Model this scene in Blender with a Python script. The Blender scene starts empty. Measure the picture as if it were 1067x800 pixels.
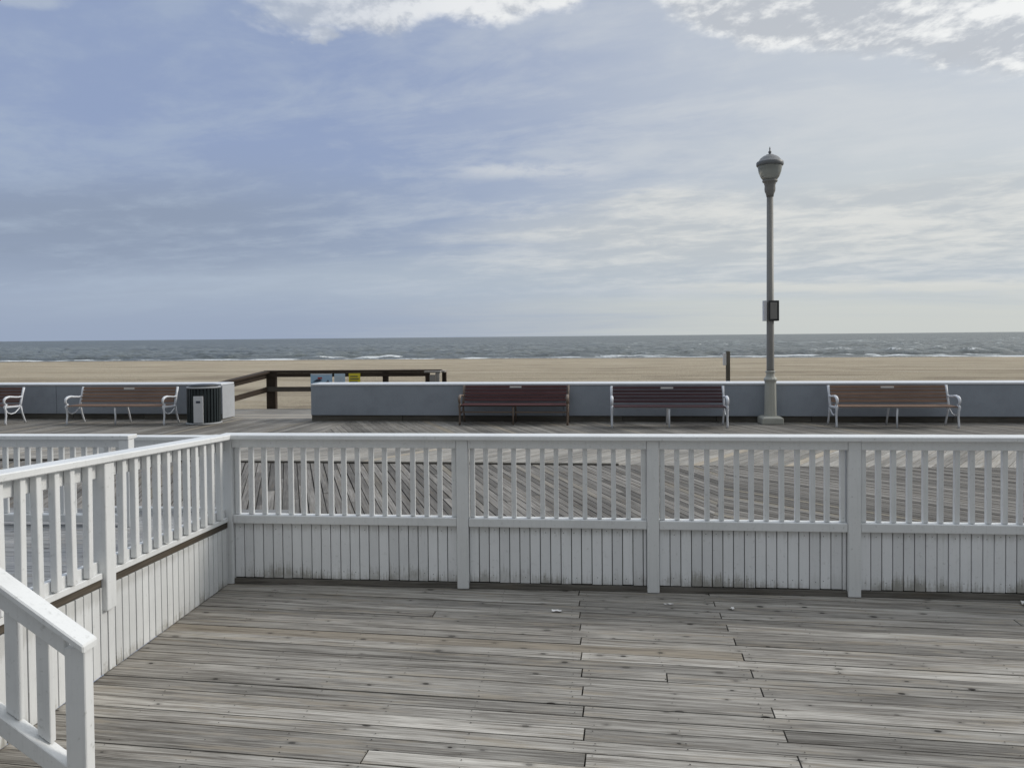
import bpy, bmesh, math, random
from mathutils import Vector, Matrix, noise
random.seed(7)
R = math.radians
S = bpy.context.scene
C = S.collection

# ------------------------------------------------------------------ materials
def mat(name):
    m = bpy.data.materials.new(name); m.use_nodes = True
    nt = m.node_tree; nt.nodes.clear()
    out = nt.nodes.new('ShaderNodeOutputMaterial'); b = nt.nodes.new('ShaderNodeBsdfPrincipled')
    nt.links.new(b.outputs[0], out.inputs[0])
    return m, nt, b
class N:
    """tiny node-graph helper"""
    def __init__(s, nt): s.nt = nt
    def new(s, t, **k):
        n = s.nt.nodes.new('ShaderNode' + t)
        for a, v in k.items(): setattr(n, a, v)
        return n
    def put(s, sock, v):
        if hasattr(v, 'is_output') or isinstance(v, bpy.types.NodeSocket): s.nt.links.new(v, sock)
        elif isinstance(v, (tuple, list)) and len(v) == 3 and sock.type == 'RGBA': sock.default_value = (*v, 1)
        else: sock.default_value = v
    def math(s, op, a, b=0.0, c=0.0, clamp=False):
        n = s.new('Math', operation=op); n.use_clamp = clamp
        s.put(n.inputs[0], a); s.put(n.inputs[1], b); s.put(n.inputs[2], c)
        return n.outputs[0]
    def add(s, a, b): return s.math('ADD', a, b)
    def mul(s, a, b): return s.math('MULTIPLY', a, b)
    def step(s, x, lo, hi, a=0.0, b=1.0):
        n = s.new('MapRange', interpolation_type='SMOOTHSTEP')
        s.put(n.inputs[0], x); s.put(n.inputs[1], lo); s.put(n.inputs[2], hi); s.put(n.inputs[3], a); s.put(n.inputs[4], b)
        return n.outputs[0]
    def mix(s, f, a, b, mode='MIX'):
        n = s.new('Mix', data_type='RGBA', blend_type=mode)
        s.put(n.inputs[0], f); s.put(n.inputs[6], a); s.put(n.inputs[7], b)
        return n.outputs[2]
    def comb(s, x, y, z):
        n = s.new('CombineXYZ'); s.put(n.inputs[0], x); s.put(n.inputs[1], y); s.put(n.inputs[2], z); return n.outputs[0]
    def sep(s, v):
        n = s.new('SeparateXYZ'); s.put(n.inputs[0], v); return n.outputs
    def noise(s, v, scale, detail=4, rough=.55, dist=0.0):
        n = s.new('TexNoise'); s.put(n.inputs['Vector'], v); n.inputs['Scale'].default_value = scale
        n.inputs['Detail'].default_value = detail; n.inputs['Roughness'].default_value = rough; n.inputs['Distortion'].default_value = dist
        return n.outputs[0]
    def bump(s, h, strength, dist=.01):
        n = s.new('Bump'); s.put(n.inputs['Height'], h); n.inputs['Strength'].default_value = strength; n.inputs['Distance'].default_value = dist
        return n.outputs[0]

def wood(name, light, dark, warm=None, knots=True, rough=.8, tint=.35, grain=1.0, bump=.5, patch=.35):
    """weathered boards: UV u runs along the board in metres, v across"""
    m, nt, b = mat(name); g = N(nt)
    uv = g.sep(g.new('TexCoord').outputs['UV']); rnd = g.new('NewGeometry').outputs['Random Per Island']
    gp = g.comb(g.mul(uv[0], 2.2), g.mul(uv[1], 75), g.mul(rnd, 31))
    gr = g.noise(gp, 1.0, 5, .65, .35)
    fine = g.noise(g.comb(g.mul(uv[0], 6), g.mul(uv[1], 260), 0.0), 1.0, 4, .7)
    crk = g.step(g.noise(g.comb(g.mul(uv[0], 3.5), g.mul(uv[1], 130), g.mul(rnd, 9)), 1.0, 3, .6, .5), .66, .74)
    big = g.noise(g.comb(g.mul(uv[0], .9), g.mul(uv[1], 26), g.mul(rnd, 11)), 1.0, 3, .5)
    wn = g.new('TexCoord').outputs['Object']
    area = g.noise(wn, .9, 4, .6)
    f = g.add(g.mul(g.step(gr, .35, .66), .5 * grain), g.mul(g.math('SUBTRACT', fine, .36), .95))
    f = g.add(f, g.mul(g.step(big, .3, .7), .28))
    f = g.add(f, g.mul(crk, .75))
    col = g.mix(f, light, dark)
    t = g.math('MULTIPLY_ADD', g.math('SUBTRACT', rnd, .5), tint, 1.0)
    t = g.mul(t, g.step(area, .25, .75, 1 + patch * .4, 1 - patch))
    tc = g.new('Mix', data_type='RGBA', blend_type='MULTIPLY'); g.put(tc.inputs[0], 1.0); g.put(tc.inputs[6], col)
    g.put(tc.inputs[7], g.comb(t, t, t)); col = tc.outputs[2]
    if warm:
        w2 = g.math('FRACT', g.mul(rnd, 17.3))
        wf = g.mul(g.step(w2, .9, .99), .8)
        col = g.mix(wf, col, g.mix(f, warm, tuple(c * .5 for c in warm)))
    stain = g.noise(g.comb(g.mul(uv[0], 1.6), g.mul(uv[1], 14), g.mul(rnd, 5)), 1.0, 5, .7)
    col = g.mix(g.mul(g.step(stain, .52, .66), .5), col, tuple(c * .62 * k_ for c, k_ in zip(light, (1.0, .90, .76))))
    h = g.add(gr, g.mul(fine, .5))
    if knots:
        kv = g.new('TexVoronoi', voronoi_dimensions='2D'); kv.inputs['Scale'].default_value = 1.0
        g.put(kv.inputs['Vector'], g.comb(g.mul(uv[0], 2.9), g.mul(uv[1], 5.2), 0.0))
        d = g.add(kv.outputs['Distance'], g.mul(g.math('SUBTRACT', gr, .5), .05))
        kc = g.sep(kv.outputs['Color']); has = g.math('GREATER_THAN', kc[0], .22); ksz = g.mul(g.math('POWER', kc[1], 2.5), .05)
        core = g.mul(g.step(g.math('SUBTRACT', d, ksz), .012, .032, 1, 0), has)
        ring = g.mul(g.step(g.math('SUBTRACT', d, ksz), .02, .11, 1, 0), has)
        col = g.mix(g.mul(ring, .35), col, tuple(c * .45 for c in dark))
        col = g.mix(g.mul(core, g.step(kc[2], .0, .7, .45, 1.0)), col, (.022, .019, .016))
    g.put(b.inputs['Base Color'], col); b.inputs['Roughness'].default_value = rough
    b.inputs['Specular IOR Level'].default_value = .25
    g.put(b.inputs['Normal'], g.bump(h, bump, .004))
    return m

def paint(name, col, dirt=.3, rough=.5, low=None, dirtcol=(.16, .16, .13), grain=True, island=.06, bump=.25):
    m, nt, b = mat(name); g = N(nt)
    tc = g.new('TexCoord').outputs['Object']; rnd = g.new('NewGeometry').outputs['Random Per Island']
    p = g.sep(tc)
    n1 = g.noise(tc, 2.3, 5, .65); n2 = g.noise(tc, 38, 4, .6)
    st = g.noise(g.comb(g.mul(p[0], 60), g.mul(p[1], 60), g.mul(p[2], 3)), 1.0, 3, .6)
    col1 = g.mix(g.mul(g.step(n1, .4, .75), dirt), col, tuple(c * .72 for c in col))
    col1 = g.mix(g.mul(g.step(n2, .58, .8), dirt), col1, dirtcol)
    col1 = g.mix(g.mul(g.step(st, .5, .8), dirt * .6), col1, tuple(c * .6 for c in col))
    k = g.math('MULTIPLY_ADD', g.math('SUBTRACT', rnd, .5), island * 2, 1.0)
    q = g.new('Mix', data_type='RGBA', blend_type='MULTIPLY'); g.put(q.inputs[0], 1.0); g.put(q.inputs[6], col1); g.put(q.inputs[7], g.comb(k, k, k)); col1 = q.outputs[2]
    chip = g.noise(tc, 55, 5, .75)
    if grain:
        col1 = g.mix(g.mul(g.step(chip, .66, .72), g.mul(g.step(n1, .45, .62), .75)), col1, (.24, .21, .17))
    if low:   # splash dirt and mildew creeping up from the foot, following boards and drips
        zz = g.add(p[2], g.mul(g.math('SUBTRACT', st, .5), -.20))
        zz = g.add(zz, g.mul(g.math('SUBTRACT', rnd, .5), .07))
        zz = g.add(zz, g.mul(g.math('SUBTRACT', chip, .5), -.12))
        fo_ = g.mul(g.step(zz, low[0], low[1], .75, 0), g.step(n1, .38, .60, .25, 1))
        col1 = g.mix(fo_, col1, (.20, .185, .145))
        top = g.step(g.add(p[2], g.mul(g.math('SUBTRACT', st, .5), .10)), .40, .46)
        col1 = g.mix(g.mul(top, .35), col1, (.30, .29, .26))
    g.put(b.inputs['Base Color'], col1); b.inputs['Roughness'].default_value = rough
    g.put(b.inputs['Normal'], g.bump(g.add(st if grain else n2, g.mul(n2, .4)), bump, .004))
    return m

M = {}
M['white'] = paint('white_paint', (.69, .70, .70), .36)
M['panel'] = paint('panel_paint', (.78, .79, .80), .26, low=(.045, .15), island=.07)
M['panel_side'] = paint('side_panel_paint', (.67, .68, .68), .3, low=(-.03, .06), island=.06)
M['deck'] = wood('deck_wood', (.485, .462, .42), (.125, .112, .096), warm=(.36, .29, .20), tint=.72, patch=.2, grain=1.25)
M['bare'] = wood('bare_wood', (.13, .108, .083), (.04, .034, .028), knots=False)
M['walk'] = wood('walk_wood', (.27, .255, .235), (.075, .069, .062), warm=(.28, .25, .20), tint=.85, knots=False, patch=.2)
M['walk2'] = wood('walk_wood_pale', (.43, .41, .375), (.17, .158, .14), warm=(.52, .45, .35), tint=.5, knots=False, patch=.25)
M['walk3'] = wood('walk_wood_far_shaded', (.27, .255, .23), (.10, .093, .083), warm=(.32, .28, .22), tint=.6, knots=False, patch=.35)  # darker tone holds the shade of benches and wall in the colour
M['rampwood'] = wood('ramp_wood', (.42, .43, .44), (.18, .18, .18), tint=.3)
M['brown'] = wood('brown_timber', (.066, .048, .036), (.022, .016, .012), knots=False, tint=.3)
M['midwood'] = wood('mid_timber', (.13, .115, .10), (.05, .044, .038), knots=False, tint=.3)
M['greywood'] = wood('grey_timber', (.42, .40, .37), (.22, .2, .18), knots=False, tint=.3)
M['darktimber'] = wood('dark_timber', (.075, .068, .058), (.028, .025, .021), knots=False, tint=.5)
M['foot'] = wood('foot_timber', (.16, .15, .13), (.06, .055, .047), knots=False, tint=.5)
M['kick'] = wood('kick_timber', (.24, .225, .20), (.08, .072, .062), knots=False, tint=.3)
M['gap'] = paint('dark_gap', (.018, .017, .016), .2, .9, grain=False)
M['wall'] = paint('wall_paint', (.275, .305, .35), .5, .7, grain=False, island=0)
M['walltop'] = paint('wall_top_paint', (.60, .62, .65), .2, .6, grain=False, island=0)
M['wallend_lit'] = paint('wall_end_lit_paint', (.40, .415, .44), .4, .7, grain=False, island=0)  # lighter copy of the wall colour, side sunlight painted in
M['iron_white'] = paint('white_iron', (.66, .68, .72), .3, .4, grain=False)
M['iron_brown'] = paint('brown_iron', (.15, .11, .085), .4, .5, grain=False)
M['slat_brown'] = wood('slat_brown', (.25, .16, .115), (.13, .085, .062), knots=False, rough=.55, tint=.3, patch=.15)
M['slat_dark'] = wood('slat_dark', (.14, .075, .06), (.07, .038, .032), knots=False, rough=.5, tint=.3, patch=.15)
M['slat_maroon'] = wood('slat_maroon', (.115, .046, .047), (.055, .023, .024), knots=False, rough=.45, tint=.3, patch=.15)
M['slat_plum'] = wood('slat_plum', (.082, .040, .046), (.038, .02, .024), knots=False, rough=.45, tint=.3, patch=.15)
M['plaque'] = paint('plaque', (.62, .62, .6), .1, .3, grain=False)
M['lamp'] = paint('lamp_paint', (.19, .185, .172), .4, .5, grain=False)
M['lampbase'] = paint('lamp_base_paint', (.37, .37, .33), .4, .6, grain=False)
M['lampcap'] = paint('lamp_cap_paint', (.13, .135, .14), .3, .45, grain=False)
M['black'] = paint('black_metal', (.012, .014, .014), .2, .4, grain=False)
M['bin_green'] = paint('bin_green', (.008, .016, .019), .3, .4, grain=False)
M['bin_top'] = paint('bin_top', (.30, .31, .32), .3, .6, grain=False)
M['greypanel'] = paint('grey_panel', (.56, .57, .59), .2, .5, grain=False)
M['sign_blue'] = paint('sign_blue', (.30, .45, .60), .15, .4, grain=False)
M['sign_pale'] = paint('sign_pale', (.42, .53, .62), .15, .4, grain=False)
M['sign_yellow'] = paint('sign_yellow', (.62, .52, .03), .15, .4, grain=False)
M['sign_red'] = paint('sign_red', (.35, .04, .04), .1, .4, grain=False)
M['ink'] = paint('sign_ink', (.03, .04, .07), .1, .4, grain=False)
M['paper'] = paint('paper', (.8, .78, .76), .1, .6, grain=False)

# globe glass: frosted, ribbed
m, nt, b = mat('lamp_glass'); g = N(nt)
b.inputs['Base Color'].default_value = (.33, .34, .31, 1); b.inputs['Roughness'].default_value = .35
b.inputs['Transmission Weight'].default_value = .35
g.put(b.inputs['Normal'], g.bump(g.noise(g.new('TexCoord').outputs['Object'], 25, 3), .4))
M['glass'] = m

# sand
m, nt, b = mat('sand'); g = N(nt)
p = g.new('TexCoord').outputs['Object']; q = g.sep(p)
band = g.noise(g.comb(g.mul(q[0], .018), g.mul(q[1], .16), 0.0), 1.0, 5, .6, .3)
tr = g.noise(g.comb(g.mul(q[0], .05), g.mul(q[1], .9), 3.0), 1.0, 4, .6)
fn = g.noise(p, 6, 6, .7)
wet = g.step(g.add(q[1], g.mul(g.math('SUBTRACT', band, .5), 30)), 135, 158)
col = g.mix(g.step(band, .3, .7), (.50, .432, .325), (.395, .335, .245))
col = g.mix(g.mul(g.step(tr, .5, .72), .45), col, (.25, .21, .155))
col = g.mix(g.mul(g.step(fn, .45, .75), .35), col, (.24, .205, .155))
mound = g.noise(g.comb(g.mul(q[0], .12), g.mul(q[1], .35), 6.0), 1.0, 5, .7)
col = g.mix(g.mul(g.step(mound, .50, .62), .6), col, (.225, .185, .14))
col = g.mix(g.mul(g.step(mound, .46, .36), .5), col, (.52, .46, .37))
col = g.mix(g.mul(wet, .6), col, (.215, .18, .135))
g.put(b.inputs['Base Color'], col); b.inputs['Roughness'].default_value = .95; b.inputs['Specular IOR Level'].default_value = .1
g.put(b.inputs['Normal'], g.bump(g.add(g.add(fn, tr), g.mul(mound, 2.0)), 1.0, .2))
M['sand'] = m

# sea
m, nt, b = mat('sea'); g = N(nt)
p = g.new('TexCoord').outputs['Object']; q = g.sep(p)
at = g.new('Attribute', attribute_name='foam').outputs['Fac']
rip = g.noise(g.comb(g.mul(q[0], .35), g.mul(q[1], .8), q[2]), 1.0, 6, .7)
rip2 = g.noise(g.comb(g.mul(q[0], .02), g.mul(q[1], .05), 5.0), 1.0, 5, .6)
fbreak = g.noise(g.comb(g.mul(q[0], 1.1), g.mul(q[1], .9), q[2]), 1.0, 6, .75)
foam = g.step(g.add(at, g.mul(g.math('SUBTRACT', fbreak, .5), 1.5)), .44, .74)
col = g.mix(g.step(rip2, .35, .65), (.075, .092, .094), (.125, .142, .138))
col = g.mix(g.mul(g.step(g.add(q[2], g.mul(g.math('SUBTRACT', rip, .5), .5)), -2.9, -2.4), .6), col, (.19, .215, .215))  # light through crests and trough shade put into base colour by height
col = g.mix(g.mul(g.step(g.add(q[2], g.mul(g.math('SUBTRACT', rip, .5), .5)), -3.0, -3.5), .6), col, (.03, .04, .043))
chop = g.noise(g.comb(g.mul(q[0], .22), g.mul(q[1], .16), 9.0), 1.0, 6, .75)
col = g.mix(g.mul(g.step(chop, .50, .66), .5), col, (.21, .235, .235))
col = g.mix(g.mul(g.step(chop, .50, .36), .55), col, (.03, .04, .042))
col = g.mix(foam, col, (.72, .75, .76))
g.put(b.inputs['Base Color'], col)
g.put(b.inputs['Roughness'], g.mix(foam, (.36, .36, .36), (.9, .9, .9)))
b.inputs['IOR'].default_value = 1.33
g.put(b.inputs['Normal'], g.bump(g.add(rip, g.mul(g.noise(p, .25, 4), 1.5)), 1.0, .9))
M['sea'] = m

# ------------------------------------------------------------------ mesh helpers
class MB:
    def __init__(s): s.bm = bmesh.new(); s.uv = s.bm.loops.layers.uv.new('UVMap')
    def _uv(s, faces, o, ax, sx=None):
        ou, ov = random.uniform(0, 90), random.uniform(0, 90)
        a = ax.normalized(); up = Vector((0, 0, 1)) if abs(a.z) < .9 else Vector((0, 1, 0))
        c = a.cross(up).normalized(); d = a.cross(c)
        for f in faces:
            n = f.normal; k = c if abs(n.dot(c)) < abs(n.dot(d)) else d
            for l in f.loops:
                p = l.vert.co - o; l[s.uv].uv = (p.dot(a) + ou, p.dot(k) + ov)
    def box(s, x0, x1, y0, y1, z0, z1, axis=None, mi=0, bevel=0):
        return s.hexa([(x0, y0, z0), (x1, y0, z0), (x1, y1, z0), (x0, y1, z0), (x0, y0, z1), (x1, y0, z1), (x1, y1, z1), (x0, y1, z1)], axis, mi, bevel)
    def hexa(s, pts, axis=None, mi=0, bevel=0):
        v = [s.bm.verts.new(p) for p in pts]
        fs = [s.bm.faces.new([v[i] for i in q]) for q in ((3, 2, 1, 0), (4, 5, 6, 7), (0, 1, 5, 4), (1, 2, 6, 5), (2, 3, 7, 6), (3, 0, 4, 7))]
        for f in fs: f.material_index = mi; f.normal_update()
        P = [Vector(p) for p in pts]
        if axis is None:
            e = [P[1] - P[0], P[3] - P[0], P[4] - P[0]]; axis = max(e, key=lambda t: t.length)
        s._uv(fs, P[0], Vector(axis))
        if bevel:
            ed = list({e for f in fs for e in f.edges})
            bmesh.ops.bevel(s.bm, geom=ed, offset=bevel, segments=1, affect='EDGES', profile=.7)
        return fs
    def bar(s, a, b, w, h, up=(0, 0, 1), bevel=0):
        """square bar from a to b, w sideways, h along up"""
        a, b = Vector(a), Vector(b); d = (b - a).normalized(); up = Vector(up)
        sd = d.cross(up).normalized(); u = sd.cross(d).normalized(); sd, u = sd * w / 2, u * h / 2
        s.hexa([a - sd - u, b - sd - u, b + sd - u, a + sd - u, a - sd + u, b - sd + u, b + sd + u, a + sd + u], b - a, 0, bevel)
    def poly(s, pts, z, th, axis, mi=0):
        n = len(pts); t = [s.bm.verts.new((p[0], p[1], z)) for p in pts]; bt = [s.bm.verts.new((p[0], p[1], z - th)) for p in pts]
        fs = [s.bm.faces.new(t)] + [s.bm.faces.new([t[i], bt[i], bt[(i + 1) % n], t[(i + 1) % n]]) for i in range(n)]
        for f in fs: f.normal_update(); f.material_index = mi
        if fs[0].normal.z < 0:
            for f in fs: f.normal_flip()
        s._uv(fs, Vector((pts[0][0], pts[0][1], z)), Vector(axis))
    def tube(s, pts, r, seg=8, cap=True, squash=None):
        P = [Vector(p) for p in pts]; rs = r if isinstance(r, (list, tuple)) else [r] * len(P)
        rings = []; ref = None
        for i, p in enumerate(P):
            d = (P[min(i + 1, len(P) - 1)] - P[max(i - 1, 0)]).normalized()
            if ref is None: ref = Vector((1, 0, 0)) if abs(d.x) < .9 else Vector((0, 1, 0))
            u = (ref - d * ref.dot(d)).normalized(); v = d.cross(u); ref = u
            w = squash or 1
            rings.append([s.bm.verts.new(p + (u * math.cos(2 * math.pi * k / seg) * w + v * math.sin(2 * math.pi * k / seg)) * rs[i]) for k in range(seg)])
        for a, b in zip(rings, rings[1:]):
            for k in range(seg):
                f = s.bm.faces.new([a[k], a[(k + 1) % seg], b[(k + 1) % seg], b[k]]); f.smooth = True
        if cap:
            s.bm.faces.new(list(reversed(rings[0]))); s.bm.faces.new(rings[-1])
    def lathe(s, prof, seg=32, c=(0, 0), smooth=True, sq=False):
        rings = []
        for r, z in prof:
            rings.append([s.bm.verts.new((c[0] + r * math.cos(2 * math.pi * k / seg), c[1] + r * math.sin(2 * math.pi * k / seg), z)) for k in range(seg)])
        for a, b in zip(rings, rings[1:]):
            for k in range(seg):
                f = s.bm.faces.new([a[k], a[(k + 1) % seg], b[(k + 1) % seg], b[k]]); f.smooth = smooth
        s.bm.faces.new(list(reversed(rings[0]))); s.bm.faces.new(rings[-1])
    def build(s, name, m, parent=None, off=None):
        if off is not None: bmesh.ops.translate(s.bm, verts=s.bm.verts, vec=-Vector(off))
        bmesh.ops.recalc_face_normals(s.bm, faces=s.bm.faces) if name not in ('sea', 'beach') else None
        me = bpy.data.meshes.new(name); s.bm.to_mesh(me); s.bm.free()
        for k in (m if isinstance(m, list) else [m]): me.materials.append(M[k])
        o = bpy.data.objects.new(name, me); C.objects.link(o)
        if parent: o.parent = parent
        return o
def tag(o, label=None, cat=None, group=None, kind=None):
    for k, v in (('label', label), ('category', cat), ('group', group), ('kind', kind)):
        if v: o[k] = v
    return o
def thing(name, label, cat, loc=(0, 0, 0), rz=0, group=None):
    o = bpy.data.objects.new(name, None); C.objects.link(o); o.location = loc; o.rotation_euler = (0, 0, rz)
    o.empty_display_size = .2
    return tag(o, label, cat, group)
def copy_tree(o, parent=None):
    c = o.copy(); C.objects.link(c); c.parent = parent
    for ch in [x for x in bpy.data.objects if x.parent == o]: copy_tree(ch, c)
    return c
def clip(poly, zone):
    """Sutherland-Hodgman; zone counter-clockwise"""
    out = poly
    for i in range(len(zone)):
        a, b = zone[i], zone[(i + 1) % len(zone)]
        def side(p): return (b[0] - a[0]) * (p[1] - a[1]) - (b[1] - a[1]) * (p[0] - a[0])
        inp, out = out, []
        for j in range(len(inp)):
            p, q = inp[j], inp[(j + 1) % len(inp)]; sp, sq = side(p), side(q)
            if sp >= 0: out.append(p)
            if (sp >= 0) != (sq >= 0):
                t = sp / (sp - sq); out.append((p[0] + (q[0] - p[0]) * t, p[1] + (q[1] - p[1]) * t))
        if len(out) < 3: return []
    return out
def planks(mb, zone, ang, pitch, gap, z, th=.03, origin=(0, 0), cuts=None, jitter=.0022, mi=0):
    """boards whose long axis makes angle ang (from +X, radians) filling the zone; cuts(i) -> list of butt positions along the axis"""
    a = Vector((math.cos(ang), math.sin(ang))); n = Vector((-a.y, a.x)); o = Vector(origin)
    vs = [(Vector(p) - o).dot(n) for p in zone]; us = [(Vector(p) - o).dot(a) for p in zone]
    i0, i1 = math.floor(min(vs) / pitch), math.ceil(max(vs) / pitch)
    for i in range(i0, i1):
        ends = [min(us) - 1] + sorted(cuts(i)) + [max(us) + 1] if cuts else [min(us) - 1, max(us) + 1]
        for e0, e1 in zip(ends, ends[1:]):
            gj = random.uniform(-.3, .5) * gap; g0, g1 = (i * pitch + gap / 2 + gj * .5), ((i + 1) * pitch - gap / 2 - gj * .5)
            w0, w1 = random.uniform(-jitter, jitter), random.uniform(-jitter, jitter)
            if e1 - e0 < .05: continue
            quad = [o + a * (e0 + .004) + n * (g0 + w0), o + a * (e1 - .004) + n * (g0 + w1), o + a * (e1 - .004) + n * (g1 + w1), o + a * (e0 + .004) + n * (g1 + w0)]
            pg = clip([tuple(q) for q in quad], zone)
            if len(pg) >= 3: mb.poly(pg, z + random.uniform(-jitter, jitter), th, (a.x, a.y, 0), mi)

# ------------------------------------------------------------------ deck
RAILROT = -.02
def rail_y(x): return 5.745 + RAILROT * (x + 2.66)
DECK_A = R(-4.6)
mb = MB()
def deck_cuts(i):
    r = random.Random(i * 13 + 5)
    k = i % 4; c = []
    # joints lie on common joists: world x = .05 , 1.0 , .52 , -1.6 ...
    if k in (0, 2): c.append(.05)
    if k in (1, 3): c.append(1.0)
    if k == 0 and r.random() < .15: c.append(2.9)
    if k == 1 and r.random() < .15: c.append(-.95)
    if k == 2 and r.random() < .12: c.append(.52)
    if r.random() < .08: c.append(3.6)
    return c
planks(mb, [(-2.66, -1.5), (6, -1.5), (6, rail_y(6) + .04), (-2.66, 5.78)], DECK_A, .112, .0055, 0, .03, (0, 0), lambda i: [c / math.cos(DECK_A) - i * .112 * math.tan(-DECK_A) * 1 for c in deck_cuts(i)])
deck = mb.build('deck', 'deck'); tag(deck, kind='structure')
mb = MB(); mb.box(-2.66, 6, -1.5, 5.6, -.2, -.035)
tag(mb.build('ground', 'gap'), kind='structure')
# nail heads over the joists
mb = MB()
a = Vector((math.cos(DECK_A), math.sin(DECK_A), 0)); n = Vector((-a.y, a.x, 0))
for xj in [-2.2, -1.75, -1.35, -.95, -.5, .0, .1, .52, .95, 1.05, 1.5, 2.0, 2.45, 2.95]:
    for i in range(18, 56):
        for s_ in (.025, .085):
            if random.random() < .25: continue
            v = i * .112 + s_; u = (xj + v * math.sin(DECK_A)) / math.cos(DECK_A) if False else xj
            p = n * v; t = (xj - p.x) / a.x; p = p + a * t + Vector((random.gauss(0, .006), random.gauss(0, .004), 0))
            if p.y > rail_y(p.x) - .01 or p.y < 2.2: continue
            r = random.uniform(.0028, .0045)
            f = mb.bm.faces.new([mb.bm.verts.new((p.x + r * math.cos(q), p.y + r * math.sin(q), .0035)) for q in [k * math.pi / 3 for k in range(6)]])
nails = mb.build('nail_heads', 'gap', deck)
tag(nails, kind='stuff')

# ------------------------------------------------------------------ front railing
fr = thing('deck_railing', 'long white wooden railing with boarded skirt along the seaward edge of the deck', 'railing', (-2.66, 5.745, 0), math.atan(RAILROT))
PX = [0, 1.845, 3.262, 4.69, 6.12, 7.55]      # left side of posts
for i, x in enumerate(PX):
    mb = MB(); w = .088
    mb.box(x - w / 2, x + w / 2, 0, w, .002 if i else 0, 1.124, bevel=.004); mb.build('post', 'white', fr)
mb = MB(); mb.box(-.05, 7.7, -.035, .115, 1.127, 1.163, bevel=.006); mb.build('handrail', 'white', fr)
for i, (x0, x1) in enumerate(zip(PX, PX[1:])):
    a0, a1 = x0 + .046, x1 - .046
    dz = random.uniform(-.004, .004)
    mb = MB(); mb.box(a0, a1, .004, .032, 1.062, 1.1255, bevel=.003); mb.build('top_rail', 'white', fr)
    mb = MB(); mb.box(a0, a1, .006, .094, .472 + dz, .536 + dz, bevel=.004); mb.build('bottom_rail', 'white', fr)
    n_ = round((a1 - a0 - .03) / .1055); pit = (a1 - a0 - .05) / n_
    for k in range(n_ + 1):
        bx = a0 + .025 + k * pit + random.uniform(-.004, .004); ln = random.uniform(-.003, .003)
        y0 = .036
        mb = MB(); t = .0172
        mb.hexa([(bx - t, y0, .538 + dz), (bx + t, y0, .538 + dz), (bx + t, y0 + .036, .538 + dz), (bx - t, y0 + .036, .538 + dz),
                 (bx - t + ln, y0, 1.125), (bx + t + ln, y0, 1.125), (bx + t + ln, y0 + .036, 1.125), (bx - t + ln, y0 + .036, 1.125)], bevel=.003)
        mb.build('baluster', 'white', fr)
    mb = MB(); x = a0
    while x < a1 - .02:
        w = min(random.uniform(.074, .079), a1 - x); zb = .046 + random.uniform(-.003, .003); yy = .036 + random.uniform(-.0012, .0012)
        mb.box(x + .003, x + w - .003, yy, yy + .018, zb, .4715 + dz, bevel=.0025); x += w
    pn = mb.build('panel', 'panel', fr)
    mb = MB(); xn = a0 + .035
    while xn < a1 - .02:
        for zn in (.10, .435):
            xx_, zz_, r_n = xn + random.uniform(-.012, .012), zn + random.uniform(-.012, .012), .0032
            if random.random() < .75: mb.bm.faces.new([mb.bm.verts.new((xx_ + r_n * math.cos(q * 1.047), .0335, zz_ + r_n * math.sin(q * 1.047))) for q in range(6)])
        xn += .0765
    tag(mb.build('nail_heads', 'foot', pn), kind='stuff')
    mb = MB(); mb.box(a0, a1, .058, .075, .0, .47); mb.build('backing_board', 'gap', fr)
    mb = MB(); mb.box(a0, a1, .020, .056, .003, .040); mb.build('kick_board', 'kick', fr)

# ------------------------------------------------------------------ side (ramp) railing
sx = -2.65
sr = thing('ramp_railing', 'white sloping railing over a boarded side wall, running from the deck corner beside the ramp', 'railing', (sx, 5.7, 0))
OFF = (sx, 5.7, 0)
def capz(y): return 1.163 + .053 * (5.745 - y)
def brz(y): return .441 + .039 * (5.7 - y)
def sbar(mb, y0, y1, x0, x1, zf0, zf1, bevel=.003):
    mb.hexa([(x0, y0, zf0(y0)), (x1, y0, zf0(y0)), (x1, y1, zf0(y1)), (x0, y1, zf0(y1)), (x0, y0, zf1(y0)), (x1, y0, zf1(y0)), (x1, y1, zf1(y1)), (x0, y1, zf1(y1))], (0, 1, 0), bevel=bevel)
YN = 3.12
mb = MB(); sbar(mb, YN, 5.742, sx - .09, sx + .045, lambda y: capz(y) - .04, capz, .006); mb.build('handrail', 'white', sr, OFF)
for y0, y1 in ((4.232, 5.742), (YN + .09, 4.138)):
    mb = MB(); sbar(mb, y0, y1, sx - .06, sx - .022, lambda y: capz(y) - .13, lambda y: capz(y) - .0415); mb.build('top_rail', 'white', sr, OFF)
    mb = MB(); sbar(mb, y0, y1, sx - .06, sx - .022, lambda y: brz(y) + .048, lambda y: brz(y) + .145); mb.build('bottom_rail', 'white', sr, OFF)
    mb = MB(); sbar(mb, y0, y1, sx - .0215, sx + .004, lambda y: brz(y) + .047, lambda y: brz(y) + .082); mb.build('bottom_rail', 'white', sr, OFF)
    mb = MB(); sbar(mb, y0, y1, sx - .055, sx - .004, lambda y: brz(y) + .001, lambda y: brz(y) + .046); mb.build('bare_board', 'bare', sr, OFF)
for y in (4.14, YN):
    mb = MB(); mb.box(sx - .062, sx + .028, y, y + .09, .366 if y > 4 else 0, capz(y) - .043, bevel=.004); mb.build('post', 'white', sr, OFF)
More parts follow.
